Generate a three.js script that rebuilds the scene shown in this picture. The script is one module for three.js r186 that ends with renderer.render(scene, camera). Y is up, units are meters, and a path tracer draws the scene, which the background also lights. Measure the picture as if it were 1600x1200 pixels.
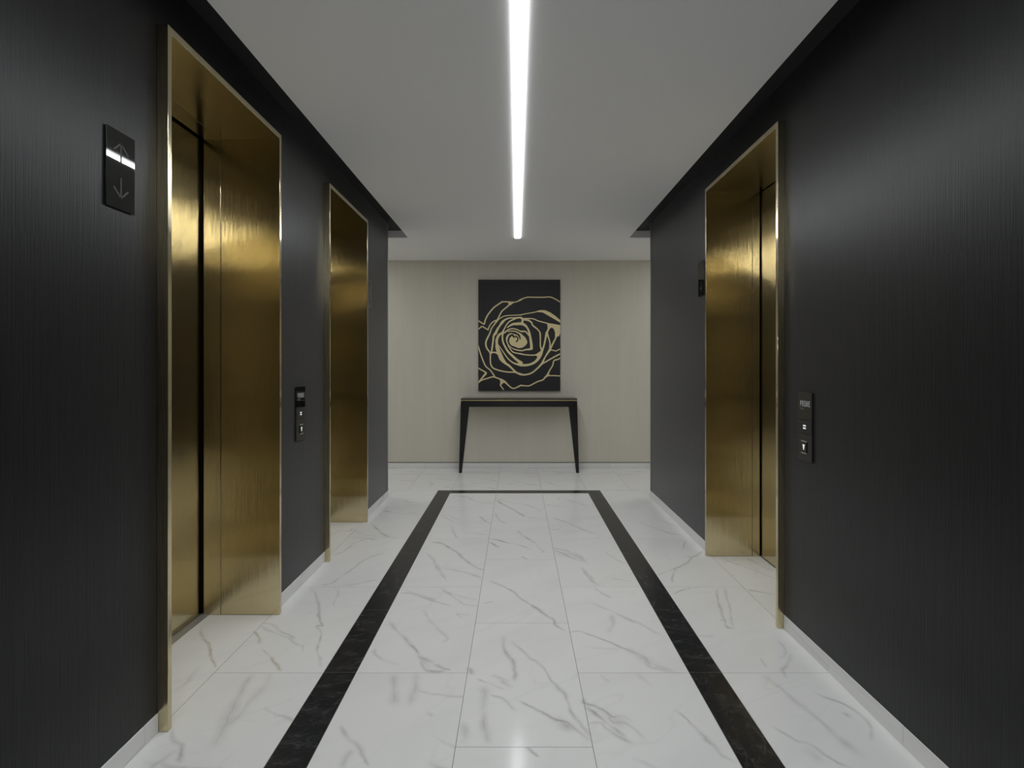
import * as THREE from 'three';
import { RectAreaLightUniformsLib } from 'three/addons/lights/RectAreaLightUniformsLib.js';
import { RoundedBoxGeometry } from 'three/addons/geometries/RoundedBoxGeometry.js';
import { mergeGeometries } from 'three/addons/utils/BufferGeometryUtils.js';
import { ImprovedNoise } from 'three/addons/math/ImprovedNoise.js';
import { FontLoader } from 'three/addons/loaders/FontLoader.js';
import { TextGeometry } from 'three/addons/geometries/TextGeometry.js';

// ------------------------------------------------------------------ camera, light, exposure
const H = 1.264;                         // eye height in metres; the plan below is measured in eye heights
const F = 892, VX = 807.2, VY = 571.6;   // focal length and vanishing point in pixels of the 1600 x 1200 frame
const scene = new THREE.Scene();
scene.background = new THREE.Color(0x000000);
const camera = new THREE.PerspectiveCamera(2 * Math.atan(600 / F) * 180 / Math.PI, 4 / 3, 0.05, 60);
camera.position.set(0, H, 0);
camera.lookAt(0, H, -5);
camera.setViewOffset(1600, 1200, 800 - VX, 600 - VY, 1600, 1200);   // shifted lens: verticals stay vertical
camera.updateMatrixWorld();

const renderer = new THREE.WebGLRenderer({ antialias: true });
renderer.toneMapping = THREE.LinearToneMapping;
renderer.toneMappingExposure = 1.13;
renderer.shadowMap.enabled = true;
RectAreaLightUniformsLib.init();

const CEIL = 2.0294, SLOT_TOP = 2.0864;              // ceiling and top of the shadow slots
const STRIP = { x: 0.0085, w: 0.041, d0: -3.6, d1: 4.588 };
const LENS = 0.006, GLOW = 7;                       // how far the diffusers stand below the ceiling, and their glow
const PASSAGE = [[-3.1, -1.55, 5.08], [1.6, 3.1, 5.08], [-3.1, -1.2, -4.8], [1.2, 3.1, -4.8]];   // the side passages' own strips, out of sight: x0, x1, depth
const LIGHT = new THREE.Color().setRGB(0.96, 0.985, 1.0);
function stripLight(x0, x1, d0, d1, power) {
  const L = new THREE.RectAreaLight(LIGHT, power, (x1 - x0) * H, (d1 - d0) * H);
  L.position.set((x0 + x1) / 2 * H, (CEIL - LENS) * H - 0.003, -(d0 + d1) / 2 * H);
  L.rotation.x = -Math.PI / 2;
  scene.add(L);
}
stripLight(STRIP.x - STRIP.w / 2, STRIP.x + STRIP.w / 2, STRIP.d0, STRIP.d1, 36);
for (const [a, b, d] of PASSAGE) stripLight(a, b, d - 0.02, d + 0.02, 28);

// ------------------------------------------------------------------ helpers
let seed = 7;
const rnd = () => { seed = (seed * 1664525 + 1013904223) % 4294967296; return seed / 4294967296; };
const noise = new ImprovedNoise();
const nz = (x, y, z = 0) => noise.noise(x, y, z);
const fbm = (x, y, z, o = 4) => { let a = 0.5, s = 0; for (let i = 0; i < o; i++) { s += a * nz(x, y, z + i * 7.3); x *= 2.03; y *= 2.03; a *= 0.5; } return s; };
const clamp = (v, a = 0, b = 1) => Math.min(b, Math.max(a, v));
const names = new Map();
const numbered = (n) => { const k = names.get(n) ?? 0; names.set(n, k + 1); return k ? `${n}_${String(k).padStart(3, '0')}` : n; };

function metreUV(g) {           // uv in metres from the position, across the axis the face looks along; u is always level on upright faces
  const p = g.attributes.position, n = g.attributes.normal, uv = new Float32Array(p.count * 2);
  for (let i = 0; i < p.count; i++) {
    const ax = Math.abs(n.getX(i)), ay = Math.abs(n.getY(i)), az = Math.abs(n.getZ(i));
    if (ay > ax && ay > az) { uv[2 * i] = p.getX(i); uv[2 * i + 1] = p.getZ(i); }
    else if (ax > az) { uv[2 * i] = p.getZ(i); uv[2 * i + 1] = p.getY(i); }
    else { uv[2 * i] = p.getX(i); uv[2 * i + 1] = p.getY(i); }
  }
  g.setAttribute('uv', new THREE.BufferAttribute(uv, 2));
  return g;
}
// boxes in eye heights: across, up, away from the camera
function box(x0, x1, y0, y1, d0, d1, bevel = 0) {
  const w = Math.abs(x1 - x0) * H, h = Math.abs(y1 - y0) * H, d = Math.abs(d1 - d0) * H;
  let g = bevel ? new RoundedBoxGeometry(w, h, d, 1, Math.min(bevel, w / 2.2, h / 2.2, d / 2.2)) : new THREE.BoxGeometry(w, h, d);
  if (g.index) g = g.toNonIndexed();
  g.clearGroups();
  g.translate((x0 + x1) / 2 * H, (y0 + y1) / 2 * H, -(d0 + d1) / 2 * H);
  return metreUV(g);
}
function part(name, geo, mat, parent = scene) {
  let g = Array.isArray(geo) ? (geo.length > 1 ? mergeGeometries(geo) : geo[0]) : geo;
  const m = new THREE.Mesh(g, mat);
  m.name = parent === scene ? numbered(name) : name;
  m.castShadow = m.receiveShadow = true;
  parent.add(m);
  return m;
}
const origins = new WeakMap();
function thing(name, label, category, [x, y, d], group) {
  const o = new THREE.Group();
  o.name = numbered(name);
  o.position.set(x * H, y * H, -d * H);
  o.userData = { label, category };
  if (group) o.userData.group = group;
  scene.add(o);
  origins.set(o, o.position.clone());
  return o;
}
function add(name, geo, mat, owner, parent = owner) {   // a part built in room coordinates, moved into its thing
  const g = Array.isArray(geo) ? (geo.length > 1 ? mergeGeometries(geo) : geo[0]) : geo;
  const p = origins.get(owner);
  g.translate(-p.x, -p.y, -p.z);
  const m = new THREE.Mesh(g, mat);
  m.name = name; m.castShadow = m.receiveShadow = true;
  parent.add(m);
  return m;
}
function structure(name, geo, mat) { const m = part(name, geo, mat); m.userData.kind = 'structure'; return m; }

function dataTex(w, h, fill, { srgb = false, float = false, wrap = true } = {}) {
  const data = float ? new Float32Array(w * h * 4) : new Uint8Array(w * h * 4), c = [0, 0, 0];
  for (let y = 0, i = 0; y < h; y++) for (let x = 0; x < w; x++, i += 4) {
    fill(x, y, c);
    for (let k = 0; k < 3; k++) data[i + k] = float ? c[k] : clamp(c[k] * 255, 0, 255);
    data[i + 3] = float ? 1 : 255;
  }
  const t = new THREE.DataTexture(data, w, h, THREE.RGBAFormat, float ? THREE.FloatType : THREE.UnsignedByteType);
  t.magFilter = THREE.LinearFilter; t.minFilter = THREE.LinearFilter;
  if (wrap) t.wrapS = t.wrapT = THREE.RepeatWrapping;
  if (srgb) t.colorSpace = THREE.SRGBColorSpace;
  t.needsUpdate = true;
  return t;
}
const enc = (v) => v <= 0.0031308 ? v * 12.92 : 1.055 * Math.pow(v, 1 / 2.4) - 0.055;

// ------------------------------------------------------------------ floor plan (eye heights)
const WL = -0.982, WR = 1.0205, BL = -0.977, BR = 1.0165;          // dark walls and skirting faces
const CORNER = 4.34, BACK = 5.578;                                  // where the lift lobby opens, and the wall beyond
const REAR = -4.2, REARWALL = -5.4, WING = 3.3;
const FL = -0.6296, FLi = -0.5227, FRi = 0.5622, FR = 0.6689;       // black border, outer and inner edges
const BO = 4.586, BI = 4.48;                                        // black border, far side
const J1 = -0.1605, J2 = 0.2, ROW = 0.7232, ROWB = 5.285;
const THICK = 0.36;
const LIFTS = [
  { s: -1, d0: 1.558, d1: 2.3105, wall: WL, front: -0.9515, seam: -1.1876, inner: -1.256, door: -1.268, sill: -1.236 },
  { s: -1, d0: 2.911, d1: 3.665, wall: WL, front: -0.9535, seam: -1.1876, inner: -1.256, door: -1.268, sill: -1.236 },
  { s: 1, d0: 2.1735, d1: 3.0145, wall: WR, front: 0.9945, seam: 1.237, inner: 1.275, door: 1.2815, sill: 1.2775 },
];
const FACE = 0.0175, TOP = 1.933;

// list of floor tiles: [x0, x1, d0, d1, kind]
const tiles = [];
{
  const rows = (start, from, to) => {
    const cuts = [from];
    for (let k = -20; k < 30; k++) { const d = start + k * ROW; if (d > from + 0.02 && d < to - 0.02) cuts.push(d); }
    cuts.push(to);
    return cuts.slice(1).map((d, i) => [cuts[i], d]);
  };
  const NEAR = 1.8595 - 2 * ROW;
  for (const [a, b] of rows(1.8595, NEAR, BI)) { tiles.push([FLi, J1, a, b, 'm']); tiles.push([J2, FRi, a, b, 'm']); }
  for (const [a, b] of rows(1.4975, NEAR, BI)) tiles.push([J1, J2, a, b, 'm']);
  for (const [a, b] of rows(1.8595, NEAR, BO)) { tiles.push([-0.985, FL, a, b, 'm']); tiles.push([FR, 1.024, a, b, 'm']); }
  const step = 0.3617, edges = [];
  for (let x = J1 - 9 * step; x < WING; x += step) if (x > -WING) edges.push(x);
  edges.unshift(-WING); edges.push(WING);
  for (let i = 0; i + 1 < edges.length; i++) {
    if (edges[i + 1] - edges[i] < 0.02) continue;
    tiles.push([edges[i], edges[i + 1], BO, ROWB, 'm']);
    tiles.push([edges[i], edges[i + 1], ROWB, BACK, 'm']);
    if (edges[i + 1] <= -0.985) tiles.push([edges[i], edges[i + 1], CORNER, BO, 'm']);
    if (edges[i] >= 1.024) tiles.push([edges[i], edges[i + 1], CORNER, BO, 'm']);
  }
  tiles.push([-1.2456, -0.985, CORNER, BO, 'm']); tiles.push([1.024, 1.2851, CORNER, BO, 'm']);
  for (const l of LIFTS) { const a = l.s < 0 ? -0.985 : 1.024; tiles.push([Math.min(a, l.sill), Math.max(a, l.sill), l.d0 + FACE, l.d1 - FACE, 'm']); }
  for (const [a, b] of [[FL, FLi], [FRi, FR]]) {
    const cuts = [NEAR]; for (let k = -6; k < 8; k++) { const d = 1.863 + k * 0.4815; if (d > NEAR + 0.02 && d < BI - 0.02) cuts.push(d); }
    cuts.push(BO);
    for (let i = 0; i + 1 < cuts.length; i++) tiles.push([a, b, cuts[i], cuts[i + 1], 'b']);
  }
  const n = 3; for (let i = 0; i < n; i++) tiles.push([FLi + (FRi - FLi) * i / n, FLi + (FRi - FLi) * (i + 1) / n, BI, BO, 'b']);
  // behind the camera: large slabs
  for (const [a, b] of [[REAR, -2.8], [-2.8, -1.4], [-1.4, -0.5], [-0.5, NEAR]]) {
    tiles.push([-0.985, FL, a, b, 'm'], [FL, FLi, a, b, 'b'], [FLi, J1, a, b, 'm'], [J1, J2, a, b, 'm'], [J2, FRi, a, b, 'm'], [FRi, FR, a, b, 'b'], [FR, 1.024, a, b, 'm']);
  }
  for (let i = 0; i < 6; i++) tiles.push([-WING + WING * i / 3, -WING + WING * (i + 1) / 3, REARWALL, REAR, 'm']);
}

// ------------------------------------------------------------------ marble print, its veins read off the photograph as places on the floor
const MX0 = -1.75, MW = 3.5, MD0 = 1.7, MDL = 5.45, MN = 2048;
const frames = {
  a: [160, 1000, 5], b: [280, 860, 5], c: [440, 900, 5], d: [700, 960, 5], e: [860, 860, 5], f: [1040, 1000, 5],
  g: [1000, 780, 6.667], h: [500, 770, 6.667], i: [690, 770, 6.667], j: [720, 840, 7.5], k: [400, 1030, 4.444],
};
// strength, width in mm, warm, points
const veins = {
  a: [[.6, 4, 1, 800, 0, 840, 70, 855, 140, 885, 200], [.6, 5, 1, 1320, 130, 1350, 180, 1390, 235], [.26, 16, 0, 1170, 270, 1110, 350, 1060, 450, 1000, 580, 930, 720, 870, 830], [.22, 12, 0, 1310, 270, 1250, 380, 1150, 480, 1050, 610, 960, 680],
    [.45, 8, 0, 545, 690, 555, 780, 610, 820, 610, 900, 605, 960], [.25, 10, 0, 600, 850, 480, 930, 380, 1000], [.18, 9, 0, 740, 220, 660, 330, 560, 400], [.25, 5, 0, 1270, 580, 1310, 560]],
  b: [[.55, 5, 1, 170, 610, 185, 680, 230, 730, 250, 820, 270, 880, 290, 915], [.5, 5, 1, 595, 630, 620, 680, 625, 730], [.5, 5, 1, 640, 770, 715, 835, 755, 895, 790, 940], [.4, 5, 0, 630, 590, 700, 625, 800, 665, 880, 700, 920, 735, 960, 745, 962, 790],
    [.4, 5, 0, 650, 565, 720, 575, 780, 625, 860, 660, 900, 690], [.45, 6, 0, 1030, 290, 1070, 350, 1095, 450, 1095, 540, 1120, 590, 1080, 590, 1110, 640, 1090, 720, 1075, 770, 1095, 840, 1110, 900], [.35, 5, 0, 1200, 290, 1240, 310, 1230, 370, 1200, 430],
    [.5, 6, 0, 1100, 270, 1180, 260, 1260, 210, 1360, 140, 1440, 80, 1480, 60], [.4, 6, 0, 1280, 275, 1400, 260, 1480, 240, 1560, 225], [.25, 8, 0, 1480, 55, 1600, 20]],
  c: [[.5, 9, 0, 850, 360, 900, 430, 965, 480, 1000, 530, 1060, 590, 1080, 630, 1190, 680], [.45, 7, 0, 1080, 650, 1130, 730, 1180, 745, 1280, 745], [.45, 7, 0, 1190, 690, 1310, 735], [.3, 12, 0, 1060, 620, 1160, 720], [.5, 6, 0, 930, 130, 1050, 145, 1130, 180, 1200, 200, 1320, 235],
    [.35, 8, 0, 960, 110, 1080, 150, 1210, 190], [.28, 7, 0, 720, 570, 740, 620, 820, 665, 930, 695], [.32, 7, 0, 1240, 90, 1310, 140, 1380, 190, 1430, 220, 1540, 235], [.28, 6, 0, 1300, 120, 1420, 165, 1540, 190], [.22, 8, 0, 1120, 270, 1150, 340, 1210, 400, 1290, 490, 1260, 520],
    [.4, 5, 0, 1360, 295, 1420, 330], [.25, 5, 0, 1370, 290, 1470, 305], [.28, 14, 0, 880, 770, 880, 900, 890, 1000], [.22, 14, 0, 1045, 765, 1045, 870, 1000, 1000]],
  d: [[.42, 7, 0, 430, 180, 440, 280, 500, 360, 520, 440, 520, 520], [.42, 7, 0, 500, 210, 580, 280, 650, 350, 730, 400, 790, 490, 860, 570, 910, 620, 950, 720, 990, 800, 1060, 890, 1110, 960], [.4, 8, 0, 160, 425, 190, 465], [.5, 6, 0, 230, 505, 330, 540, 430, 585], [.5, 8, 0, 340, 480, 470, 520],
    [.3, 9, 0, 420, 520, 490, 570], [.4, 6, 0, 340, 630, 410, 655, 470, 700, 525, 745], [.55, 7, 0, 560, 680, 620, 705, 720, 755, 830, 820, 920, 840, 990, 900, 1110, 985], [.35, 16, 0, 850, 825, 950, 880], [.32, 13, 0, 275, 570, 290, 640, 275, 760, 290, 900, 320, 1000], [.28, 14, 0, 130, 870, 145, 940, 110, 1000],
    [.48, 6, 0, 950, 140, 1030, 135, 1120, 165, 1220, 200, 1340, 255, 1440, 290, 1540, 340, 1600, 420], [.3, 14, 0, 1390, 270, 1600, 380], [.22, 7, 1, 1060, 250, 1180, 265, 1340, 270], [.48, 6, 0, 740, 0, 820, 40, 840, 85, 920, 130],
    [.6, 6, 0, 1060, 660, 1070, 690, 1150, 720, 1240, 770, 1290, 800, 1380, 800, 1440, 840], [.55, 7, 0, 1080, 720, 1180, 800, 1260, 860, 1320, 910, 1400, 970], [.4, 8, 0, 1240, 780, 1290, 840, 1390, 850, 1470, 910, 1530, 980], [.4, 7, 0, 1110, 855, 1180, 845, 1250, 900, 1340, 960, 1440, 1000],
    [.3, 30, 0, 1180, 750, 1270, 810, 1360, 845], [.22, 8, 0, 1190, 470, 1260, 530], [.18, 8, 0, 1490, 470, 1580, 560]],
  e: [[.4, 6, 0, 30, 10, 130, 20, 210, 50, 270, 90], [.45, 6, 0, 40, 25, 140, 55, 260, 95], [.48, 6, 0, 240, 130, 280, 190, 340, 250, 380, 275], [.4, 6, 0, 420, 10, 500, 60, 560, 95, 590, 105], [.28, 6, 0, 420, 200, 520, 225, 680, 245], [.32, 7, 0, 350, 295, 400, 330, 470, 370],
    [.32, 8, 0, 300, 405, 380, 435, 480, 475, 620, 545, 700, 575, 790, 625, 900, 680], [.25, 10, 0, 470, 500, 490, 580, 450, 640], [.52, 6, 0, 840, 190, 930, 160, 1000, 130, 1080, 90, 1110, 50, 1190, 20], [.5, 6, 0, 990, 150, 960, 180, 950, 250], [.4, 6, 0, 960, 340, 1050, 305, 1165, 290],
    [.48, 6, 0, 1300, 305, 1305, 380, 1330, 460, 1360, 540, 1385, 600, 1435, 615], [.34, 6, 0, 1365, 295, 1380, 380, 1410, 480, 1415, 560, 1430, 610], [.42, 5, 0, 1330, 540, 1370, 555], [.18, 8, 0, 1150, 670, 1280, 670], [.38, 8, 1, 720, 850, 790, 915, 850, 925, 930, 945], [.26, 16, 0, 700, 820, 800, 890, 960, 950]],
  f: [[.45, 7, 0, 80, 550, 150, 610, 230, 680, 300, 750, 370, 820, 430, 890, 540, 950], [.52, 6, 0, 840, 685, 930, 730, 1040, 795, 1100, 805, 1180, 850, 1270, 910, 1350, 960, 1460, 1000], [.22, 14, 0, 1120, 860, 1200, 930], [.34, 6, 0, 740, 140, 790, 210], [.28, 12, 0, 780, 285, 860, 350, 940, 410, 1050, 510, 1200, 620, 1300, 720, 1400, 800, 1510, 890],
    [.34, 7, 0, 980, 110, 950, 200, 910, 245, 950, 295], [.3, 6, 0, 890, 10, 940, 110, 890, 140], [.4, 7, 0, 1395, 570, 1425, 588]],
  g: [[.48, 6, 0, 0, 245, 100, 280, 220, 325, 330, 360, 430, 370], [.38, 6, 0, 190, 210, 280, 245, 390, 290], [.4, 6, 0, 470, 430, 460, 480, 450, 520], [.42, 6, 0, 480, 600, 560, 600, 640, 550, 680, 545], [.4, 6, 0, 870, 620, 960, 660, 1060, 690], [.34, 6, 1, 1120, 620, 1240, 675], [.2, 6, 0, 960, 780, 1010, 820], [.24, 7, 0, 1060, 690, 1240, 760, 1410, 830],
    [.5, 6, 0, 1130, 945, 1240, 965, 1400, 990], [.25, 6, 0, 1280, 710, 1400, 745]],
  h: [[.52, 8, 0, 540, 330, 600, 380, 660, 430, 720, 460, 800, 470], [.45, 6, 0, 650, 185, 760, 205, 890, 225], [.25, 6, 0, 920, 200, 1020, 225], [.38, 7, 0, 880, 75, 930, 100, 990, 100], [.22, 7, 0, 720, 45, 850, 60, 960, 75], [.38, 7, 1, 120, 440, 210, 390, 300, 400, 340, 370], [.4, 7, 0, 320, 540, 400, 510, 480, 480, 600, 490], [.2, 7, 0, 340, 380, 430, 430, 600, 450],
    [.34, 7, 0, 130, 650, 250, 610, 320, 545], [.42, 6, 0, 1250, 220, 1350, 240, 1430, 280], [.35, 6, 0, 1260, 235, 1350, 280, 1420, 310], [.38, 6, 0, 1380, 350, 1390, 410, 1430, 470], [.52, 7, 0, 1150, 510, 1260, 525, 1340, 570, 1440, 630, 1500, 690, 1600, 760], [.3, 9, 0, 1100, 620, 1180, 690, 1200, 740, 1270, 850, 1330, 930], [.28, 7, 0, 1200, 760, 1350, 790, 1470, 820], [.34, 6, 0, 1400, 30, 1600, 55]],
  i: [[.5, 7, 0, 160, 625, 260, 710, 340, 770, 440, 805], [.34, 7, 0, 20, 790, 200, 820, 330, 850, 420, 890], [.38, 7, 0, 150, 30, 260, 45, 370, 95, 540, 110], [.52, 7, 0, 560, 75, 620, 110, 750, 175, 860, 240, 1020, 270], [.34, 7, 0, 560, 210, 600, 280, 660, 320], [.34, 7, 0, 560, 65, 700, 95, 900, 130, 1040, 200], [.4, 7, 0, 400, 245, 450, 290, 510, 330], [.24, 7, 0, 220, 410, 350, 420, 490, 440],
    [.55, 8, 0, 490, 475, 580, 490, 680, 520, 800, 540, 920, 585], [.5, 7, 0, 500, 510, 600, 575], [.48, 7, 0, 780, 390, 840, 440, 920, 490, 990, 530], [.34, 7, 0, 980, 540, 1070, 620], [.5, 7, 0, 830, 665, 890, 690], [.52, 7, 0, 1150, 260, 1280, 300, 1400, 350, 1500, 395, 1600, 430], [.4, 7, 0, 1150, 385, 1220, 375, 1270, 340], [.4, 7, 0, 1210, 45, 1230, 70], [.3, 7, 0, 1260, 50, 1380, 95, 1600, 160],
    [.4, 7, 0, 1080, 120, 1200, 135, 1310, 145], [.48, 7, 0, 1160, 570, 1260, 595, 1400, 635, 1490, 700], [.48, 7, 0, 1170, 590, 1300, 650, 1510, 720], [.42, 7, 0, 1450, 770, 1520, 840, 1600, 930]],
  j: [[.55, 7, 0, 350, 510, 470, 560, 560, 600, 640, 660, 740, 740, 830, 790, 920, 850, 1010, 920, 1090, 960], [.42, 7, 0, 270, 770, 380, 745], [.34, 7, 0, 120, 430, 240, 475], [.4, 7, 0, 945, 848, 965, 852]],
  k: [[.5, 6, 0, 595, 470, 640, 560, 710, 600, 750, 680, 790, 740], [.24, 10, 0, 650, 640, 600, 750], [.42, 8, 0, 1205, 378, 1225, 388], [.24, 10, 0, 1570, 200, 1580, 350], [.24, 10, 0, 1440, 450, 1460, 540], [.28, 8, 0, 1400, 630, 1600, 720]],
};
const onFloor = (px, py) => [(px - VX) / (py - VY) * H, F / (py - VY) * H];
const vein = new Float32Array(MN * MN), warm = new Float32Array(MN * MN);
const tileAt = (x, d) => { for (let t = 0; t < tiles.length; t++) { const q = tiles[t]; if (x >= q[0] * H && x < q[1] * H && d >= q[2] * H && d < q[3] * H) return t; } return -1; };
function stroke(points, strength, width, isWarm, clip) {
  const curve = new THREE.CatmullRomCurve3(points.map(([x, d]) => new THREE.Vector3(x, 0, d)), false, 'centripetal');
  const len = curve.getLength(), n = Math.max(4, Math.ceil(len / 0.0018)), ph = rnd() * 100;
  for (let s = 0; s <= n; s++) {
    const p = curve.getPoint(s / n), at = s / n * len;
    const jx = nz(at * 22, ph, 1.5) * 0.006 + nz(at * 70, ph, 4.5) * 0.0022, jd = nz(at * 22, ph, 9.5) * 0.006 + nz(at * 70, ph, 2.5) * 0.0022;
    const fade = Math.min(1, s / n * 6 + 0.3, (1 - s / n) * 6 + 0.3);
    const st = strength * fade * (0.75 + 0.7 * nz(at * 14, ph, 7.7)), w = width * 0.001 * (0.75 + 0.6 * nz(at * 9, ph, 12.1));
    const x = p.x + jx, d = p.z + jd;
    for (const [k, gain] of [[0.42, 0.75], [1.6, 0.48]]) {
      const r = w * k, R = r * 2.4;
      const x0 = Math.floor((x - R - MX0) / MW * MN), x1 = Math.ceil((x + R - MX0) / MW * MN), y0 = Math.floor((d - R - MD0) / MDL * MN), y1 = Math.ceil((d + R - MD0) / MDL * MN);
      for (let yy = Math.max(0, y0); yy <= Math.min(MN - 1, y1); yy++) for (let xx = Math.max(0, x0); xx <= Math.min(MN - 1, x1); xx++) {
        const dx = (xx + 0.5) / MN * MW + MX0 - x, dd = (yy + 0.5) / MN * MDL + MD0 - d;
        if (clip && !(x + dx >= clip[0] && x + dx < clip[1] && d + dd >= clip[2] && d + dd < clip[3])) continue;
        const v = st * gain * Math.exp(-(dx * dx + dd * dd) / (r * r));
        const i = yy * MN + xx;
        if (v > vein[i]) { vein[i] = v; warm[i] = isWarm; }
      }
    }
  }
}
for (const [k, list] of Object.entries(veins)) {
  const [ox, oy, sc] = frames[k];
  for (const [st, w, wm, ...q] of list) {
    const pts = [];
    for (let i = 0; i < q.length; i += 2) pts.push(onFloor(ox + q[i] / sc, oy + q[i + 1] / sc));
    stroke(pts, st, w, wm);
  }
}
// tiles of which the photograph shows too little to read: veins of the same kind, each kept to its tile
for (const q of tiles) {
  if (q[4] !== 'm' || (q[2] < BO - 0.01 && q[0] > -1.3 && q[1] < 1.3 && q[2] > 1.2)) continue;
  for (let k = 0; k < 4; k++) {
    let x = (q[0] + (q[1] - q[0]) * rnd()) * H, d = (q[2] + (q[3] - q[2]) * rnd()) * H, a = 0.7 + rnd() * 0.5;
    const pts = [[x, d]];
    for (let s = 0; s < 6; s++) { a += (rnd() - 0.5) * 0.7; x += Math.sin(a) * 0.08; d -= Math.cos(a) * 0.05; pts.push([x, d]); }
    stroke(pts, 0.2 + rnd() * 0.3, 5 + rnd() * 4, 0, q.slice(0, 4).map((v) => v * H));
  }
}
const tileOf = new Int16Array(MN * MN).fill(-1);
tiles.forEach((q, t) => {
  const x0 = Math.max(0, Math.floor((q[0] * H - MX0) / MW * MN)), x1 = Math.min(MN, Math.ceil((q[1] * H - MX0) / MW * MN)), y0 = Math.max(0, Math.floor((q[2] * H - MD0) / MDL * MN)), y1 = Math.min(MN, Math.ceil((q[3] * H - MD0) / MDL * MN));
  for (let y = y0; y < y1; y++) for (let x = x0; x < x1; x++) tileOf[y * MN + x] = t;
});
const marbleMap = dataTex(MN, MN, (x, y, c) => {
  const i = y * MN + x, t = tileOf[i] + 1, X = x / MN * MW, D = y / MN * MDL;
  const u = X * 0.8 + D * 0.6, v = -X * 0.6 + D * 0.8;
  const cloud = fbm(u * 1.6 + t * 3.1, v * 4.5, t * 1.7, 3);
  const r = Math.abs(nz(u * 2.2 + t * 5.3 + cloud, v * 5.5 + cloud * 2, t * 2.9));
  const faint = Math.max(0, 1 - r * 14) * clamp(0.25 + cloud * 1.5, 0, 0.5);
  const tone = 0.83 - Math.max(0, -cloud) * 0.09 + nz(t * 4.37, 0.5, 0.5) * 0.03 - faint * 0.07;
  const k = clamp(vein[i] * 2.0, 0, 0.95), w = warm[i];
  c[0] = enc(tone * (1 - k * (0.60 - 0.08 * w))); c[1] = enc(tone * 1.0 * (1 - k * (0.61 - 0.02 * w))); c[2] = enc(tone * 0.99 * (1 - k * (0.61 + 0.10 * w)));
}, { srgb: true });

// ------------------------------------------------------------------ other procedural materials
const blackStone = dataTex(512, 512, (x, y, c) => {
  const X = x / 512 * 0.9, Y = y / 512 * 0.9;
  const n = fbm(X * 9, Y * 16, 3.1, 5), r = Math.abs(nz(X * 6 + n * 1.6, Y * 13 + n * 1.4, 8.2)), s = Math.abs(nz(X * 16 + 5 + n, Y * 30 + n * 2, 2.2));
  const v = 0.019 + Math.max(0, n) * 0.035 + Math.max(0, 1 - r * 22) * 0.06 * clamp(n + 0.4) + Math.max(0, 1 - s * 14) * 0.03 * clamp(n * 2 + 0.5);
  c[0] = enc(v * 0.97); c[1] = enc(v); c[2] = enc(v * 1.04);
}, { srgb: true });
blackStone.repeat.set(1 / 0.9, 1 / 0.9);

const threadHeight = (X, Y, ph) => {        // upright threads of a woven wall covering
  const a = nz(X * 150 + 3 * nz(X * 23, 0.5, 8.8), Y * 3.5 + nz(X * 400, 0.3, 3) * 3, ph), b = nz(X * 330, Y * 9 + nz(X * 610, 1.3, 5) * 4, ph + 5.5), w = nz(X * 90, Y * 300, ph + 2.2);
  return 0.5 + a * 0.4 + b * 0.4 + w * 0.2;
};
const weave = new Float32Array(1024 * 1024);
for (let y = 0; y < 1024; y++) for (let x = 0; x < 1024; x++) weave[y * 1024 + x] = threadHeight(x / 1024 * 0.8, y / 1024 * 1.6, 1.7);
const wallMap = dataTex(1024, 1024, (x, y, c) => {
  const h = weave[y * 1024 + x], v = 0.0065 + 0.0065 * clamp(h) + 0.002 * nz(x / 1024 * 24, y / 1024 * 4, 9.1);
  c[0] = enc(v * 0.98); c[1] = enc(v); c[2] = enc(v * 1.1);
}, { srgb: true });
const wallBump = dataTex(1024, 1024, (x, y, c) => { c[0] = c[1] = c[2] = weave[y * 1024 + x]; }, { float: true });
const beigeMap = dataTex(1024, 1024, (x, y, c) => {
  const h = weave[y * 1024 + x], v = 0.93 + 0.10 * clamp(h) + 0.03 * nz(x / 1024 * 10, y / 1024 * 1.5, 4.1);
  c[0] = enc(0.69 * v); c[1] = enc(0.655 * v); c[2] = enc(0.57 * v);
}, { srgb: true });
for (const t of [wallMap, wallBump, beigeMap]) t.repeat.set(1 / 0.8, 1 / 1.6);

const periodic = (x, y, terms) => terms.reduce((s, [fx, fy, ph, a]) => s + a * Math.sin(2 * Math.PI * (fx * x + fy * y) + ph), 0);
const waveTerms = []; for (let k = 0; k < 12; k++) waveTerms.push([Math.round((rnd() - 0.5) * 2.4), 1 + Math.floor(rnd() * 5), rnd() * 6.28, 0.6 / (1 + k * 0.3)]);
const sheetWave = dataTex(256, 256, (x, y, c) => { c[0] = c[1] = c[2] = 0.5 + 0.15 * periodic(x / 256, y / 256, waveTerms); }, { float: true });
sheetWave.repeat.set(1 / 3.2, 1 / 1.5);
const brushed = dataTex(1024, 256, (x, y, c) => {
  const v = 1 + 0.09 * nz(x * 0.83, y * 0.012, 6.6) + 0.06 * nz(x * 0.31, y * 0.006, 2.6);
  c[0] = enc(0.66 * v); c[1] = enc(0.575 * v); c[2] = enc(0.37 * v);
}, { srgb: true });
brushed.repeat.set(1 / 0.5, 1 / 2);

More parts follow.
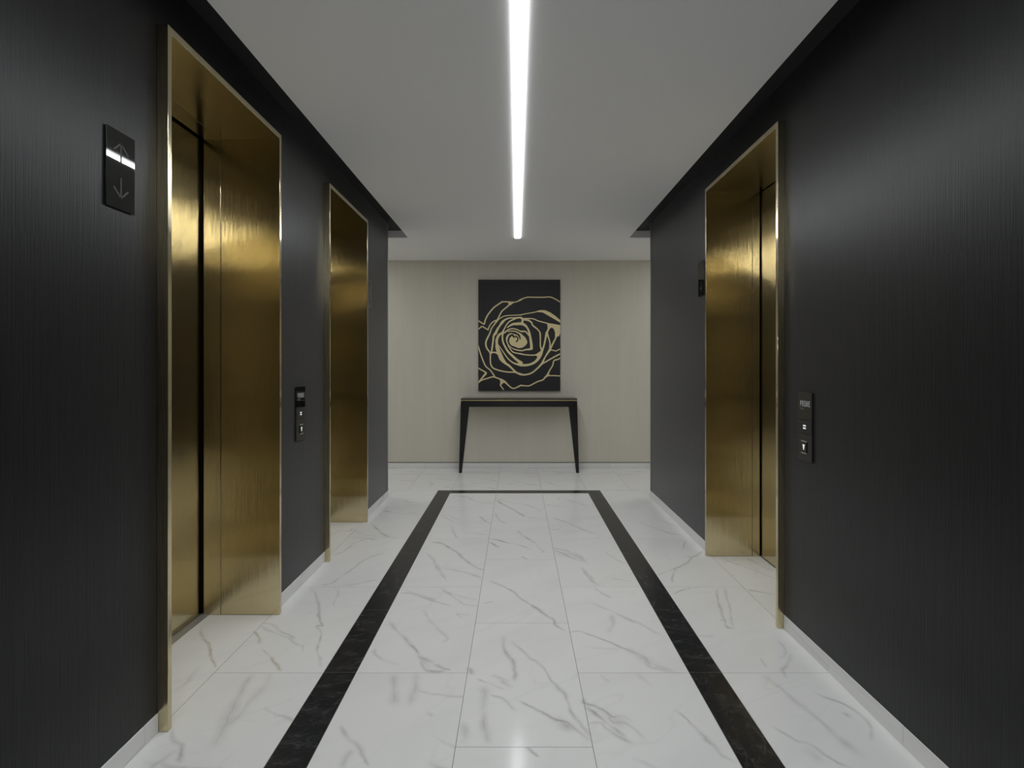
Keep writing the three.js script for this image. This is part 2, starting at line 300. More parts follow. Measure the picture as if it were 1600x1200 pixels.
const brushGrain = dataTex(2048, 128, (x, y, c) => {        // fine upright brush lines that tilt the sheet a little to either side
  const q = Math.sin(x * 127.1 + Math.floor(y / 6 + 7 * Math.sin(x * 12.9)) * 311.7) * 43758.5453, a = q - Math.floor(q) + Math.sin(x * 91.7) * 0.5 - 0.5;
  c[0] = 0.5 + 0.5 * a * 0.15; c[1] = 0.5; c[2] = 1;
}, { float: true });
brushGrain.repeat.set(1 / 0.8, 1 / 2);
const M = {
  marble: new THREE.MeshPhysicalMaterial({ name: 'polished_marble_tile', map: marbleMap, roughness: 0.13, ior: 1.5, specularIntensity: 0.17 }),
  black: new THREE.MeshPhysicalMaterial({ name: 'black_stone', map: blackStone, roughness: 0.25, ior: 1.5, specularIntensity: 0.4 }),
  grout: new THREE.MeshStandardMaterial({ name: 'grout', color: new THREE.Color().setRGB(0.22, 0.22, 0.21), roughness: 0.9 }),
  wall: new THREE.MeshPhysicalMaterial({ name: 'charcoal_woven_covering', map: wallMap, bumpMap: wallBump, bumpScale: 0.0004, roughness: 0.36, ior: 1.5, specularIntensity: 0.5, sheen: 1, sheenColor: new THREE.Color().setRGB(0.7, 0.7, 0.72), sheenRoughness: 0.6 }),
  beige: new THREE.MeshStandardMaterial({ name: 'greige_wall_covering', map: beigeMap, bumpMap: wallBump, bumpScale: 0.0002, roughness: 0.75 }),
  ceiling: new THREE.MeshStandardMaterial({ name: 'white_plaster', color: new THREE.Color().setRGB(0.92, 0.92, 0.92), roughness: 0.9 }),
  slot: new THREE.MeshStandardMaterial({ name: 'black_paint', color: new THREE.Color().setRGB(0.015, 0.015, 0.016), roughness: 0.8 }),
  brass: new THREE.MeshPhysicalMaterial({ name: 'brushed_brass', map: brushed, metalness: 1, roughness: 0.11, anisotropy: 1, normalMap: brushGrain, bumpMap: sheetWave, bumpScale: 0.0007, clearcoat: 0.5, clearcoatRoughness: 0.22 }),
  brassTrim: new THREE.MeshPhysicalMaterial({ name: 'polished_brass', color: new THREE.Color().setRGB(0.66, 0.55, 0.34), metalness: 1, roughness: 0.2 }),
  steel: new THREE.MeshStandardMaterial({ name: 'aluminium', color: new THREE.Color().setRGB(0.5, 0.49, 0.47), metalness: 0.55, roughness: 0.35 }),
  gap: new THREE.MeshStandardMaterial({ name: 'shaft_black', color: new THREE.Color().setRGB(0.008, 0.008, 0.008), roughness: 0.9 }),
  glassBlack: new THREE.MeshPhysicalMaterial({ name: 'black_glass', color: new THREE.Color().setRGB(0.006, 0.006, 0.006), roughness: 0.02, ior: 1.52 }),
  blackPlastic: new THREE.MeshStandardMaterial({ name: 'black_plastic', color: new THREE.Color().setRGB(0.012, 0.012, 0.012), roughness: 0.4 }),
  arrow: new THREE.MeshStandardMaterial({ name: 'dim_arrow', color: new THREE.Color().setRGB(0.014, 0.0137, 0.013), roughness: 0.5 }),
  bronze: new THREE.MeshStandardMaterial({ name: 'dark_bronze', color: new THREE.Color().setRGB(0.06, 0.054, 0.045), metalness: 0.7, roughness: 0.38 }),
  print: new THREE.MeshStandardMaterial({ name: 'silver_print', color: new THREE.Color().setRGB(0.36, 0.36, 0.35), roughness: 0.5 }),
  printDim: new THREE.MeshStandardMaterial({ name: 'grey_print', color: new THREE.Color().setRGB(0.12, 0.12, 0.115), roughness: 0.5 }),
  glow: new THREE.MeshStandardMaterial({ name: 'lit_symbol', color: 0xffffff, emissive: 0xffffff, emissiveIntensity: 0.28, roughness: 0.5 }),
  lens: new THREE.MeshStandardMaterial({ name: 'strip_diffuser', color: 0xffffff, emissive: LIGHT, emissiveIntensity: GLOW, roughness: 0.6 }),
  lacquer: new THREE.MeshPhysicalMaterial({ name: 'black_lacquer', color: new THREE.Color().setRGB(0.011, 0.0105, 0.011), roughness: 0.16, ior: 1.5 }),
  goldInlay: new THREE.MeshStandardMaterial({ name: 'gold_inlay', color: new THREE.Color().setRGB(0.72, 0.56, 0.26), metalness: 0.6, roughness: 0.35 }),
};

// ------------------------------------------------------------------ floor
{
  const floor = new THREE.Group(); floor.name = 'floor'; floor.userData = { kind: 'structure' }; scene.add(floor);
  const bed = new THREE.Mesh(metreUV(new THREE.BoxGeometry(2 * WING * H, 0.1, (BACK - REARWALL) * H)), M.grout);
  bed.name = 'grout_bed'; bed.position.set(0, -0.0506, -(BACK + REARWALL) / 2 * H); bed.receiveShadow = true; floor.add(bed);
  const g = 0.0011 / H;
  tiles.forEach((q, i) => {
    const geo = box(q[0] + g, q[1] - g, -0.008, 0, q[2] + g, q[3] - g);
    const p = geo.attributes.position, uv = geo.attributes.uv;
    let ox = 0, od = 0;
    if (q[4] === 'm') {   // the tile's own piece of the print; tiles outside the printed area take a piece of it
      if (q[0] * H < MX0) ox = MX0 - q[0] * H + rnd() * 0.5; if (q[1] * H > MX0 + MW) ox = MX0 + MW - q[1] * H - rnd() * 0.5;
      if (q[2] * H < MD0 && q[3] * H < MD0 + 0.6) od = MD0 - q[2] * H + rnd() * 2; if (q[3] * H > MD0 + MDL) od = MD0 + MDL - q[3] * H;
      for (let k = 0; k < p.count; k++) uv.setXY(k, (p.getX(k) + ox - MX0) / MW, (-p.getZ(k) + od - MD0) / MDL);
    } else {
      ox = rnd(); od = rnd();
      const turn = rnd() > 0.5;
      for (let k = 0; k < p.count; k++) { const a = p.getX(k) + ox, b = -p.getZ(k) + od; uv.setXY(k, turn ? b : a, turn ? a : b); }
    }
    const m = new THREE.Mesh(geo, q[4] === 'm' ? M.marble : M.black);
    m.name = q[4] === 'm' ? 'marble_tile' : 'black_border_tile'; m.receiveShadow = m.castShadow = true;
    floor.add(m);
  });
}

// ------------------------------------------------------------------ walls, ceiling
function lobbyWall(name, s, wall, lifts) {
  const out = wall + s * THICK;
  const seg = (d0, d1, y0 = 0) => structure(name, box(Math.min(wall, out), Math.max(wall, out), y0, SLOT_TOP, d0, d1), M.wall);
  let d = REAR;
  for (const l of lifts) { seg(d, l.d0 - 0.001); seg(l.d0 - 0.001, l.d1 + 0.001, TOP + 0.001); d = l.d1 + 0.001; }
  seg(d, CORNER);
  lifts.forEach((l) => structure('wall_shaft', box(Math.min(out, out + s * 0.02), Math.max(out, out + s * 0.02), 0, SLOT_TOP, l.d0 - 0.1, l.d1 + 0.1), M.gap));
}
lobbyWall('wall_left', -1, WL, LIFTS.slice(0, 2));
lobbyWall('wall_right', 1, WR, LIFTS.slice(2));
structure('wall_back', box(-WING, WING, 0, CEIL + 0.1, BACK, BACK + 0.12), M.beige);
structure('wall_rear', box(-WING, WING, 0, CEIL + 0.1, REARWALL - 0.12, REARWALL), M.beige);
for (const [n, s, w] of [['left', -1, WL], ['right', 1, WR]]) {
  const a = w + s * THICK, b = s * WING;
  structure(`wall_${n}_passage`, [box(Math.min(a, b), Math.max(a, b), 0, SLOT_TOP, CORNER - 0.1, CORNER), box(Math.min(a, b), Math.max(a, b), 0, SLOT_TOP, REAR, REAR + 0.1)], M.beige);
  structure(`wall_${n}_end`, box(Math.min(b, b + s * 0.1), Math.max(b, b + s * 0.1), 0, SLOT_TOP, REARWALL - 0.1, BACK + 0.1), M.beige);
}
const CL = -0.872, CR = 0.905;
structure('ceiling', [
  box(CL, CR, CEIL, SLOT_TOP, REAR - 0.25, 4.588),
  box(-WING, WING, CEIL, SLOT_TOP, 4.588, BACK + 0.1),
  box(-WING, WING, CEIL, SLOT_TOP, REARWALL - 0.1, REAR - 0.25),
  box(-WING, -1.05, CEIL, SLOT_TOP, CORNER, 4.588), box(1.09, WING, CEIL, SLOT_TOP, CORNER, 4.588),
  box(-WING, -1.05, CEIL, SLOT_TOP, REAR - 0.25, REAR), box(1.09, WING, CEIL, SLOT_TOP, REAR - 0.25, REAR),
], M.ceiling);
structure('ceiling_slot', box(-WING - 0.1, WING + 0.1, SLOT_TOP, SLOT_TOP + 0.06, REARWALL - 0.12, BACK + 0.12), M.slot);

// marble skirting, piece by piece
{
  const TH = 0.052, step = 0.3617;
  const run = (name, pieces) => {
    const o = new THREE.Group(); o.name = name; o.userData = { kind: 'structure' }; scene.add(o);
    for (const q of pieces) {
      const geo = box(q[0], q[1], 0.0006, TH, q[2], q[3], 0.0015);
      const uv = geo.attributes.uv, a = 0.15 + rnd() * 0.6, b = 0.1 + rnd() * 0.7;
      for (let k = 0; k < uv.count; k++) uv.setXY(k, a + (uv.getX(k) - geo.attributes.uv.getX(0)) * 0.05 + ((geo.attributes.position.getX(k) - geo.attributes.position.getZ(k)) % 0.46) / MW * 0.5, b + geo.attributes.position.getY(k) / MDL * 2.5);
      const m = new THREE.Mesh(geo, M.marble); m.name = 'skirting_piece'; m.castShadow = m.receiveShadow = true; o.add(m);
    }
  };
  const along = (x0, x1, list) => list.flatMap(([a, b]) => {
    const r = [], cuts = [a]; for (let k = -24; k < 20; k++) { const d = 1.863 + k * step; if (d > a + 0.03 && d < b - 0.03) cuts.push(d); } cuts.push(b);
    for (let i = 0; i + 1 < cuts.length; i++) r.push([x0, x1, cuts[i] + 0.0006, cuts[i + 1] - 0.0006]); return r;
  });
  run('baseboard_left', along(WL, BL, [[REAR, LIFTS[0].d0], [LIFTS[0].d1, LIFTS[1].d0], [LIFTS[1].d1, CORNER]]));
  run('baseboard_right', along(BR, WR, [[REAR, LIFTS[2].d0], [LIFTS[2].d1, CORNER]]));
  const back = []; for (let x = -1.62; x < 1.6; x += step) back.push([x + 0.0006, x + step - 0.0006, BACK - 0.006, BACK]);
  run('baseboard_back', back);
}
structure('trim_3', box(-1.62, 1.62, 0.052, 0.0575, BACK - 0.0035, BACK), M.slot);   // dark reveal over the back skirting
// slim metal beads on the wall corners
structure('trim_1', box(WL - 0.006, WL + 0.0045, 0, SLOT_TOP, CORNER - 0.002, CORNER + 0.006, 0.001), M.steel);
structure('trim_2', box(WR - 0.0045, WR + 0.006, 0, SLOT_TOP, CORNER - 0.002, CORNER + 0.006, 0.001), M.steel);

// ------------------------------------------------------------------ ceiling strip light
{
  const o = thing('ceiling_light_strip', 'long slim white linear light running down the middle of the ceiling', 'light', [STRIP.x, CEIL, (STRIP.d0 + STRIP.d1) / 2]);
  const a = STRIP.x - STRIP.w / 2, b = STRIP.x + STRIP.w / 2;
  add('diffuser', box(a, b, CEIL - LENS, CEIL, STRIP.d0, STRIP.d1), M.lens, o);
  for (const [x0, x1, d] of PASSAGE) {
    const p = thing('ceiling_light_strip', 'linear light in the ceiling of a side passage, crosswise to the lobby', 'light', [(x0 + x1) / 2, CEIL, d], 'side passage lights');
    add('diffuser', box(x0, x1, CEIL - LENS, CEIL, d - 0.02, d + 0.02), M.lens, p);
  }
}

// ------------------------------------------------------------------ lift entrances
function lift(l, label) {
  const { s, d0, d1 } = l, lo = Math.min, hi = Math.max;
  const o = thing('elevator_entrance', label, 'elevator', [l.wall, 0, (d0 + d1) / 2], 'brass elevator entrances');
  const bx = (xa, xb, y0, y1, a, b, bev) => box(lo(xa, xb), hi(xa, xb), y0, y1, a, b, bev);
  const F1 = 0.0012, proud = 0.0018;
  add('jamb', bx(l.front, l.seam, 0.001, TOP, d0, d0 + FACE, F1), M.brass, o);
  add('jamb', bx(l.front, l.seam, 0.001, TOP, d1 - FACE, d1, F1), M.brass, o);
  add('header', bx(l.front, l.seam, TOP - 0.0205, TOP, d0 + FACE, d1 - FACE, F1), M.brass, o);
  add('inner_jamb', bx(l.seam + s * 0.0012, l.inner, 0.001, TOP - 0.022, d0, d0 + FACE + proud, F1), M.brass, o);
  add('inner_jamb', bx(l.seam + s * 0.0012, l.inner, 0.001, TOP - 0.022, d1 - FACE - proud, d1, F1), M.brass, o);
  add('inner_header', bx(l.seam + s * 0.0012, l.inner, TOP - 0.022, TOP, d0, d1, F1), M.brass, o);
  const mid = (d0 + d1) / 2;
  add('door_panel', bx(l.door, l.door + s * 0.025, 0.004, TOP - 0.012, d0 + 0.001, mid - 0.0012, F1), M.brass, o);
  add('door_panel', bx(l.door, l.door + s * 0.025, 0.004, TOP - 0.012, mid + 0.0012, d1 - 0.001, F1), M.brass, o);
  const sill = add('sill', bx(l.sill, l.door + s * 0.03, -0.006, 0.0008, d0 + FACE, d1 - FACE), M.steel, o);
  if (Math.abs(l.door - l.sill) > 0.01) {
    for (const t of [0.25, 0.55, 0.8]) { const x = l.sill + (l.door - l.sill) * t; add('sill_rib', bx(x, x + s * 0.004, 0.0008, 0.0028, d0 + FACE, d1 - FACE), M.steel, o, sill); }
  }
  return o;
}
lift(LIFTS[0], 'brushed brass elevator entrance with metal sill showing, beside the indicator with visible arrows');
lift(LIFTS[1], 'brushed brass elevator entrance near the wall corner, sharing its wall with another elevator');
lift(LIFTS[2], 'brushed brass elevator entrance standing alone on its wall, opposite the wall with two elevators');

// ------------------------------------------------------------------ arrow indicators
function lantern(s, wall, d0, d1, label) {
  const o = thing('elevator_arrow_indicator', label, 'indicator', [wall, 1.385, (d0 + d1) / 2], 'arrow indicators beside the elevators');
  const f = wall - s * 0.005, y0 = 1.385, y1 = 1.577, m = (d0 + d1) / 2, ym = (y0 + y1) / 2;
  const bx = (xa, xb, a, b, c, d, e) => box(Math.min(xa, xb), Math.max(xa, xb), a, b, c, d, e);
  add('housing', bx(wall, wall - s * 0.0032, y0 + 0.002, y1 - 0.002, d0 + 0.002, d1 - 0.002, 0.001), M.blackPlastic, o);
  add('glass_face', bx(wall - s * 0.0032, f, y0, y1, d0, d1, 0.0006), M.glassBlack, o);
  for (const k of [1, -1]) {
    const tip = ym + k * 0.069, tail = ym + k * 0.018, bars = [];
    bars.push(bx(f, f - s * 0.0003, Math.min(tip, tail), Math.max(tip, tail), m - 0.0022, m + 0.0022));
    for (const e of [1, -1]) {
      const g = new THREE.BoxGeometry(0.0003 * H, 0.0044 * H, 0.036 * H).toNonIndexed(); g.clearGroups();
      g.rotateX(-e * k * Math.PI / 4.4);
      g.translate((f - s * 0.00015) * H, (tip - k * 0.0125) * H, -(m + e * 0.0125) * H);
      bars.push(metreUV(g));
    }
    add('arrow', bars, M.arrow, o).userData.label = k > 0 ? 'dim upward arrow' : 'dim downward arrow';
  }
}
lantern(-1, WL, 1.359, 1.461, 'black glass arrow indicator mirroring the ceiling light as a white stripe');
lantern(-1, WL, 3.75, 3.852, 'black arrow indicator beyond the brass frame, close to the wall corner past two elevators');
lantern(1, WR, 3.091, 3.192, 'black arrow indicator on the wall with the single elevator, beyond its brass frame');

// ------------------------------------------------------------------ call panels
const font = await new FontLoader().loadAsync('fonts/droid/droid_sans_bold.typeface.json');
function words(text, size, s, x, y, d) {          // flat raised lettering on a wall face, read along the wall
  const g = new TextGeometry(text, { font, size: size * H, depth: 0.0003, curveSegments: 3, bevelEnabled: false });
  const gg = g.index ? g.toNonIndexed() : g; gg.clearGroups();
  gg.scale(0.82, 1, 1);
  gg.rotateY(-s * Math.PI / 2);
  gg.translate(x * H, y * H, -d * H);
  return metreUV(gg);
}
function callPanel(s, wall, d0, d1, label) {
  const o = thing('elevator_call_panel', label, 'call panel', [wall, 0.664, (d0 + d1) / 2], 'elevator call panels');
  const y0 = 0.664, y1 = 0.906, hh = y1 - y0, f = wall - s * 0.0065, m = (d0 + d1) / 2;
  const bx = (xa, xb, a, b, c, d, e) => box(Math.min(xa, xb), Math.max(xa, xb), a, b, c, d, e);
  add('back_plate', bx(wall, wall - s * 0.004, y0 + 0.002, y1 - 0.002, d0 + 0.002, d1 - 0.002, 0.001), M.blackPlastic, o);
  const ya = y1 - hh * 0.398, yb = y1 - hh * 0.605, q = 0.0012;
  const top = add('name_plate', bx(wall - s * 0.004, f, ya + q, y1, d0, d1, 0.0008), s > 0 ? M.bronze : M.glassBlack, o);
  const screen = add('display', bx(wall - s * 0.004, f, yb + q, ya - q, d0, d1, 0.0008), M.blackPlastic, o);
  const low = add('button_plate', bx(wall - s * 0.004, f, y0, yb - q, d0, d1, 0.0008), M.bronze, o);
  // on the right-hand wall text runs from far to near, on the left-hand wall from near to far
  const start = s > 0 ? d1 - 0.016 : d0 + 0.016;
  add('lettering', words('PRIME', 0.0205, s, f, y1 - hh * 0.205, start), M.print, o, top);
  add('lettering', words('PANEL', 0.0085, s, f, y1 - hh * 0.255, start), M.printDim, o, top);
  add('lit_sign', [0, 1].map((k) => bx(f, f - s * 0.0004, (ya + yb) / 2 - 0.007 + k * 0.009, (ya + yb) / 2 - 0.002 + k * 0.009, m - 0.0095, m + 0.0095)), M.glow, o, screen);
  const yc = y0 + hh * 0.205, b = add('button', bx(f, f - s * 0.003, yc - 0.019, yc + 0.019, m - 0.018, m + 0.018, 0.0012), M.glassBlack, o, low);
  for (const e of [1, -1]) add('button_frame', bx(f, f - s * 0.0035, yc + e * 0.0207 - 0.0016, yc + e * 0.0207 + 0.0016, m - 0.018, m + 0.018), M.steel, o, low);
  const sh = new THREE.Shape(); sh.moveTo(-0.0075 * H, 0.0095 * H); sh.lineTo(0.0075 * H, 0.0095 * H); sh.lineTo(0.002 * H, -0.0095 * H); sh.lineTo(-0.002 * H, -0.0095 * H); sh.closePath();
  let tri = new THREE.ExtrudeGeometry(sh, { depth: 0.0004, bevelEnabled: false }); if (tri.index) tri = tri.toNonIndexed(); tri.clearGroups();
  tri.rotateY(-s * Math.PI / 2); tri.translate((f - s * 0.003) * H, yc * H, -m * H);
  add('lit_signal', metreUV(tri), M.glow, o, low).userData.label = 'lit white downward arrow';
}
callPanel(-1, WL, 2.529, 2.635, 'slim dark call panel with lit arrow between the two elevators on one wall');
callPanel(1, WR, 1.962, 2.060, 'slim dark bronze call panel reading PRIME beside the single elevator');

// ------------------------------------------------------------------ console table
{
  const cx = 0.0222, zf = 5.325, zb = 5.572, yt = 0.695, w = 0.5433;
  const o = thing('console_table', 'glossy black console table with tapered legs and thin gold line along the top', 'table', [cx, 0, (zf + zb) / 2]);
  add('tabletop', box(cx - w, cx + w, yt - 0.0125, yt, zf, zb, 0.0012), M.lacquer, o);
  add('gold_line', box(cx - w - 0.0005, cx + w + 0.0005, yt - 0.0205, yt - 0.0128, zf - 0.0005, zb, 0.0004), M.goldInlay, o).userData.label = 'thin gold line';
  const prism = (pts, z0, z1) => {
    const sh = new THREE.Shape(pts.map(([x, y]) => new THREE.Vector2(x * H, y * H)));
    let g = new THREE.ExtrudeGeometry(sh, { depth: (z1 - z0) * H, bevelEnabled: true, bevelSize: 0.001, bevelThickness: 0.001, bevelSegments: 1 });
    if (g.index) g = g.toNonIndexed(); g.clearGroups(); g.translate(0, 0, -z1 * H); return metreUV(g);
  };
  const ya = yt - 0.022, yi = 0.6175, in_ = 0.0795;
  add('apron', prism([[cx - w + 0.006, ya], [cx + w - 0.006, ya], [cx + w - in_, yi], [cx - w + in_, yi]], zf + 0.001, zf + 0.022), M.lacquer, o);
  add('apron', prism([[cx - w + in_, ya], [cx + w - in_, ya], [cx + w - in_, yi], [cx - w + in_, yi]], zb - 0.022, zb - 0.002), M.lacquer, o);
  for (const e of [-1, 1]) {
    add('side_rail', box(cx + e * (w - 0.03) - 0.012, cx + e * (w - 0.03) + 0.012, yi + 0.01, ya, zf + 0.03, zb - 0.02), M.lacquer, o);
    add('leg', prism([[cx + e * (w - 0.0015), ya - 0.0005], [cx + e * (w - in_ + 0.0015), yi - 0.0015], [cx + e * (w - 0.0085), 0], [cx + e * (w + 0.0165), 0]], zf + 0.001, zf + 0.055), M.lacquer, o);
  }
}

// ------------------------------------------------------------------ rose painting: gold outlines traced as flat print on a black canvas
{
  const S = 8, X0 = 747.5, X1 = 875.3, Y0 = 437, Y1 = 610;
  const cv = document.createElement('canvas'); cv.width = Math.round((X1 - X0) * S); cv.height = Math.round((Y1 - Y0) * S);
  const ctx = cv.getContext('2d');
  ctx.fillStyle = '#202023'; ctx.fillRect(0, 0, cv.width, cv.height);
  const GOLD = '#ecdcaa', INK = '#202023';
  const fr = { A: [740, 430, 12.63], B: [805, 430, 12.63], C: [740, 520, 12.63], D: [805, 520, 12.63], E: [775, 495, 17.14] };
  const at = (f, x, y) => { const [ox, oy, k] = fr[f]; return [(ox + x / k - X0) * S, (oy + y / k - Y0) * S]; };
  const line = (spec, w, color = GOLD) => {    // spec: mixed list of frame letters and [x, y, width?]
    let f = 'A'; const pts = [], ws = [];
    for (const q of spec) { if (typeof q === 'string') f = q; else { pts.push(new THREE.Vector3(...at(f, q[0], q[1]), 0)); ws.push(q[2] ?? w); } }
    const c = new THREE.CatmullRomCurve3(pts, false, 'centripetal'), n = pts.length * 40;
    ctx.fillStyle = color;
    for (let i = 0; i <= n; i++) {
      const u = i / n * (pts.length - 1), k = Math.min(pts.length - 2, Math.floor(u)), t = u - k, p = c.getPoint(u / (pts.length - 1));
      ctx.beginPath(); ctx.arc(p.x, p.y, (ws[k] * (1 - t) + ws[k + 1] * t) * S / 2 * 0.92, 0, 6.2832); ctx.fill();
    }
  };
  const fill = (f, pts, color = GOLD) => { ctx.fillStyle = color; ctx.beginPath(); pts.forEach(([x, y], i) => { const [a, b] = at(f, x, y); if (i) ctx.lineTo(a, b); else ctx.moveTo(a, b); }); ctx.closePath(); ctx.fill(); };
  // outer petals
  line(['A', [80, 890], [150, 935], [205, 968]], 2);
  line(['A', [212, 962], [228, 895], [262, 815], [320, 730], [400, 640], [480, 580], [565, 525]], 2.3);
  line(['A', [565, 525], [650, 525], [760, 532], [830, 528], [947, 482], 'B', [60, 508], [130, 470], [240, 436], [400, 436], [560, 436], [680, 430], [760, 456], [895, 535]], 1.9);
  fill('A', [[680, 518], [820, 526], [740, 585], [690, 600]]);
  line(['A', [720, 575], [640, 640], [560, 710], [515, 790], [470, 880]], 2.3);
  line(['A', [80, 1080], [130, 1035], [165, 1012], [220, 1040], [285, 1078]], 1.9);
  line(['A', [285, 1078], [305, 1020], [350, 950], [410, 905], [460, 885]], 1.9);
  line(['A', [470, 890, 3], [410, 970, 2.2], [355, 1050, 2.2], [330, 1120, 2.2], [295, 1200, 2.6], 'C', [280, 90, 2.8], [242, 190, 2.8], [255, 290, 2.6], [310, 370, 2.4], [335, 410, 2.6]], 2.3);
  line(['A', [470, 890], [540, 840], [600, 810], [680, 795], [800, 790], [947, 782], 'B', [100, 785], [180, 766], [360, 735], [470, 710]], 1.6);
  fill('B', [[430, 702], [500, 688], [590, 690], [700, 740], [800, 808], [890, 890], [890, 945], [860, 920], [760, 860], [640, 790], [540, 735], [440, 728]]);
  fill('B', [[625, 940], [750, 960], [890, 985], [890, 1140], [860, 1210], [800, 1210], [785, 1130], [760, 1060], [720, 1030], [680, 1060], [650, 1120], [650, 1210], [600, 1210], [610, 1120], [640, 1050], [635, 990]]);
  line(['B', [130, 862, 3], [300, 856], [360, 862], [450, 900], [560, 930], [650, 955]], 1.9);
  fill('D', [[785, 0], [872, 0], [830, 70], [715, 310], [690, 340], [680, 300], [785, 100]]);
  line(['D', [620, 0, 4], [600, 100, 3.2], [575, 220, 2.8], [540, 340, 3]], 3);
  line(['D', [635, 10], [665, 120], [685, 200], [685, 310, 3]], 2.2);
  line(['D', [690, 325, 4], [640, 400, 3], [590, 480, 2.2], [545, 570, 3.4]], 2.4);
  line(['D', [710, 342], [750, 345], [800, 360], [840, 340], [895, 318]], 1.7);
  line(['D', [895, 412], [800, 460], [700, 515], [600, 575], [530, 610]], 2.3);
  line(['D', [545, 585, 3.5], [470, 670, 3], [400, 735, 2.6], [330, 788, 2.6], [250, 818, 2.6], [160, 828, 2.8], [80, 812, 2.8], [0, 765, 3], 'C', [760, 705, 3], [690, 640, 3.6], [630, 600, 3]], 2.6);
  line(['C', [947, 815], [880, 797], [800, 778], [690, 775], [580, 760], [480, 735], [390, 698], [345, 640], [330, 560], [330, 480], [330, 400]], 2.3);
  fill('C', [[435, 190], [490, 235], [520, 330], [560, 420], [605, 520], [665, 610], [730, 665], [680, 660], [620, 622], [560, 580], [510, 530], [480, 450], [450, 380], [428, 280]]);
  line(['C', [460, 240, 4.6], [458, 140, 4.4], [505, 40, 3.8], 'A', [560, 1140, 3.4], [605, 1060, 2.2], [645, 985, 2], [705, 915, 2.2], [770, 880, 2.4], [830, 850, 3], [947, 838, 2.2], 'B', [130, 855, 3]], 2);
  line(['C', [345, 400], [400, 385], [450, 398], [490, 430]], 2.4);
  line(['C', [350, 400, 2.8], [368, 280, 2.8], [385, 150, 2.8], [400, 50, 3.2], 'A', [430, 1150, 4.4], [470, 1070, 3.8], [515, 1000, 3], [565, 930, 4.4], [620, 880, 3], [700, 848, 2.2], [800, 842, 2], [900, 832, 2]], 2.4);
  line(['C', [490, 240, 1], [540, 310, 1.6], [600, 400, 1.9], [680, 510, 2], [770, 585, 2.4], [860, 622, 3], [947, 642, 3.6], 'D', [100, 636, 4], [200, 640, 4], [300, 622, 3.6], [400, 570, 4], [460, 500, 5], [505, 420, 5], [530, 350, 4]], 2);
  line(['C', [580, 0, 2.9], [568, 80, 2.8], [580, 180, 2.8], [620, 270, 3], [680, 370, 3.3], [760, 450, 3.8], [860, 540, 4.2], [940, 600, 5.4], 'D', [80, 610, 5]], 3);
  line(['C', [580, 0, 2.9], 'A', [615, 1130, 2.6], [680, 1080, 2.2], [760, 1055, 1.9], [850, 1070, 1.9], [947, 1115, 1.9], 'B', [140, 1113, 1.9], [200, 1112, 2.4], [250, 1160, 2.6]], 2);
  line(['D', [520, 335, 3], [497, 260, 2.1], [495, 150, 2.1], [492, 20, 2.6], 'B', [482, 1120, 2], [432, 1060, 2.2], [382, 1020, 2.6], [342, 985, 2.2], [325, 940, 2.6], [270, 895, 2.8], [200, 875, 3.6], [140, 860, 3]], 2.2);
  line(['D', [0, 395], [150, 425], [280, 440], [380, 440], [440, 430, 3]], 2);
  fill('D', [[395, 432], [500, 358], [545, 350], [505, 470], [435, 530], [435, 470]]);
  // heart of the rose
  fill('E', [[350, 640], [370, 570], [420, 515], [480, 500], [560, 470], [620, 440], [700, 480], [780, 545], [832, 640], [838, 700], [790, 770], [700, 830], [600, 838], [500, 800], [410, 765], [362, 700]]);
  line(['E', [560, 400, 3], [640, 440, 3.4], [720, 450, 3.6], [800, 480, 4.4], [860, 590, 4], [880, 700, 3.6], [855, 800, 4.2], [780, 822, 2.6]], 3, INK);
  line(['E', [390, 385, 1.6], [450, 410, 2.4], [540, 440, 2.8], [610, 495, 3.2], [640, 560, 2.4], [645, 605, 1.2]], 2, INK);
  line(['E', [420, 450, 2], [350, 475, 2.4], [300, 545, 3.2], [290, 620, 3.2], [320, 720, 2.6], [400, 812, 2], [500, 870, 2], [620, 900, 2], [700, 905, 2], [800, 880, 2.4], [900, 868, 3.4], [950, 850, 4.4]], 2);
  line(['E', [425, 452, 1.6], [500, 480, 1.7], [575, 525, 1.8], [610, 590, 1.8]], 1.7);
  line(['E', [360, 545, 2.4], [430, 480, 2.8], [480, 540, 2.6], [540, 525, 2], [582, 580, 2.3], [575, 640, 2], [545, 662, 2.4]], 2, INK);
  line(['E', [360, 545, 2.4], [325, 620, 2.4], [350, 720, 2.3], [420, 800, 2], [520, 845, 1.9], [650, 858, 1.9], [760, 825, 2.2]], 2, INK);
  line(['E', [950, 845, 4.6], [942, 720, 4.6], [918, 560, 3.8], [890, 420, 3.4], [840, 300, 3], [780, 230, 4], [700, 188, 5], [560, 190, 4.6], [450, 200, 3.6], [370, 240, 2.6], [305, 288, 1.6]], 3);
  line(['E', [700, 175, 4.4], [710, 100, 3], [740, 70, 4.4]], 3);
  line(['E', [480, 60, 3], [560, 34, 2], [650, 30, 2], [720, 60, 3]], 2);
  line(['E', [320, 395, 1.4], [420, 380, 1.8], [520, 392, 2], [600, 432, 2.2], [680, 480, 2.6]], 2);
  line(['E', [650, 385], [790, 395], [850, 460], [890, 510]], 2);
  line(['E', [315, 755, 1.4], [380, 860, 1.8], [450, 940, 2], [560, 975, 2], [700, 995, 2]], 2);
  // lower leaves
  line(['C', [85, 235], [115, 340], [150, 450], [200, 580], [240, 660], [330, 740], [390, 820], [420, 870]], 2.1);
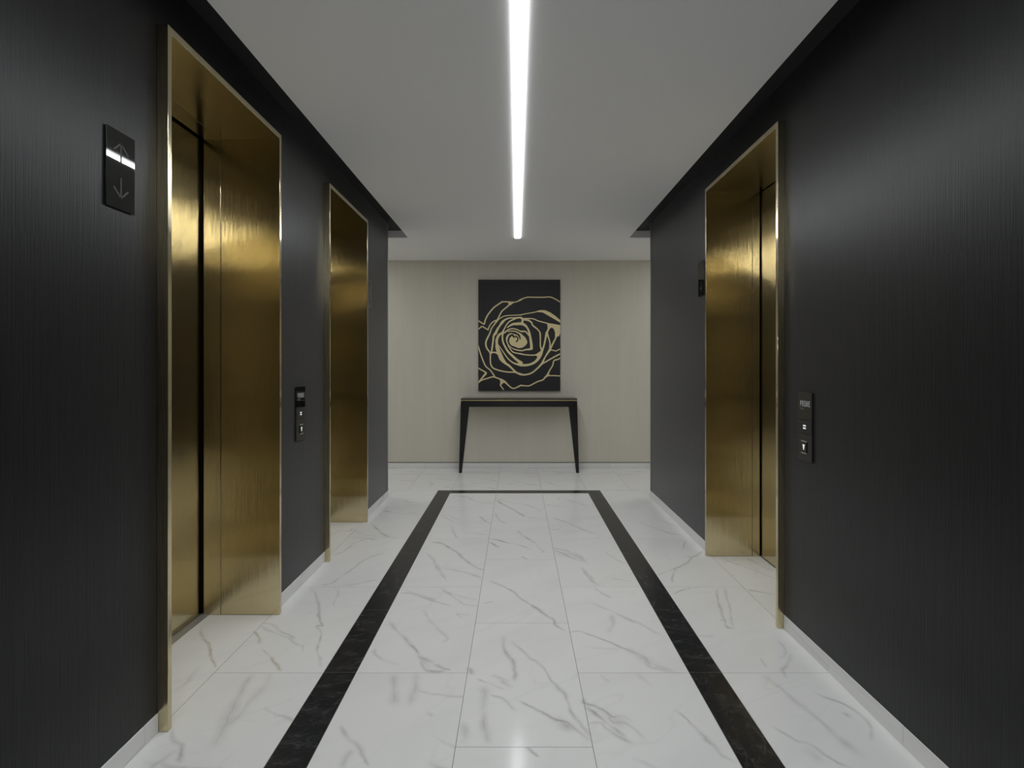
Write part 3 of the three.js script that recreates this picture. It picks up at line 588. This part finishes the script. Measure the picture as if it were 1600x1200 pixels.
  line(['C', [80, 688], [150, 730], [220, 770], [245, 795, 3], [210, 840, 3.4], [160, 900, 2.4], [80, 1000, 2.6]], 2.2);
  line(['C', [100, 975], [160, 935], [270, 900], [380, 870], [430, 880], [500, 905], [560, 930, 3], [620, 970, 3.4], [690, 1040, 2.4], [770, 1095, 2.4], [830, 1088], [900, 1050], [947, 1033]], 2.2);
  fill('C', [[505, 895], [600, 945], [645, 995], [580, 990], [552, 1030], [535, 1000]]);
  line(['C', [545, 980, 2.6], [530, 1030, 2.2], [560, 1080, 1.9], [588, 1118, 2]], 2);
  line(['D', [0, 1093], [60, 1065], [110, 1042], [180, 1045], [280, 1045], [350, 1010], [450, 960], [545, 928], [590, 880, 2.6], [635, 830, 3], [680, 740], [740, 640], [755, 570], [780, 540], [840, 525], [895, 492]], 2.1);
  fill('D', [[560, 925], [645, 785], [685, 845], [630, 868]]);
  line(['D', [660, 845], [760, 845], [860, 850], [895, 852]], 1.9);
  const tex = new THREE.CanvasTexture(cv); tex.colorSpace = THREE.SRGBColorSpace; tex.magFilter = THREE.LinearFilter; tex.minFilter = THREE.LinearFilter;
  M.canvasFace = new THREE.MeshStandardMaterial({ name: 'rose_print', map: tex, roughness: 0.62 });
  M.canvasEdge = new THREE.MeshStandardMaterial({ name: 'black_canvas_edge', color: new THREE.Color().setRGB(0.014, 0.014, 0.015), roughness: 0.7 });
  const k = F / (BACK - 0.028), px = (x) => (x - VX) / k, py = (y) => 1 - (y - VY) / k;
  const a = px(X0), b = px(X1), c = py(Y1), d = py(Y0);
  const o = thing('rose_painting', 'black canvas painting of a large rose drawn in gold lines above the console table', 'painting', [(a + b) / 2, c, BACK]);
  add('canvas', box(a, b, c, d, BACK - 0.0278, BACK - 0.0005, 0.001), M.canvasEdge, o);
  const face = new THREE.BoxGeometry((b - a) * H, (d - c) * H, 0.0006).toNonIndexed(); face.clearGroups();
  face.translate((a + b) / 2 * H, (c + d) / 2 * H, -(BACK - 0.028) * H);
  add('rose_picture', face, M.canvasFace, o);
}

renderer.render(scene, camera);
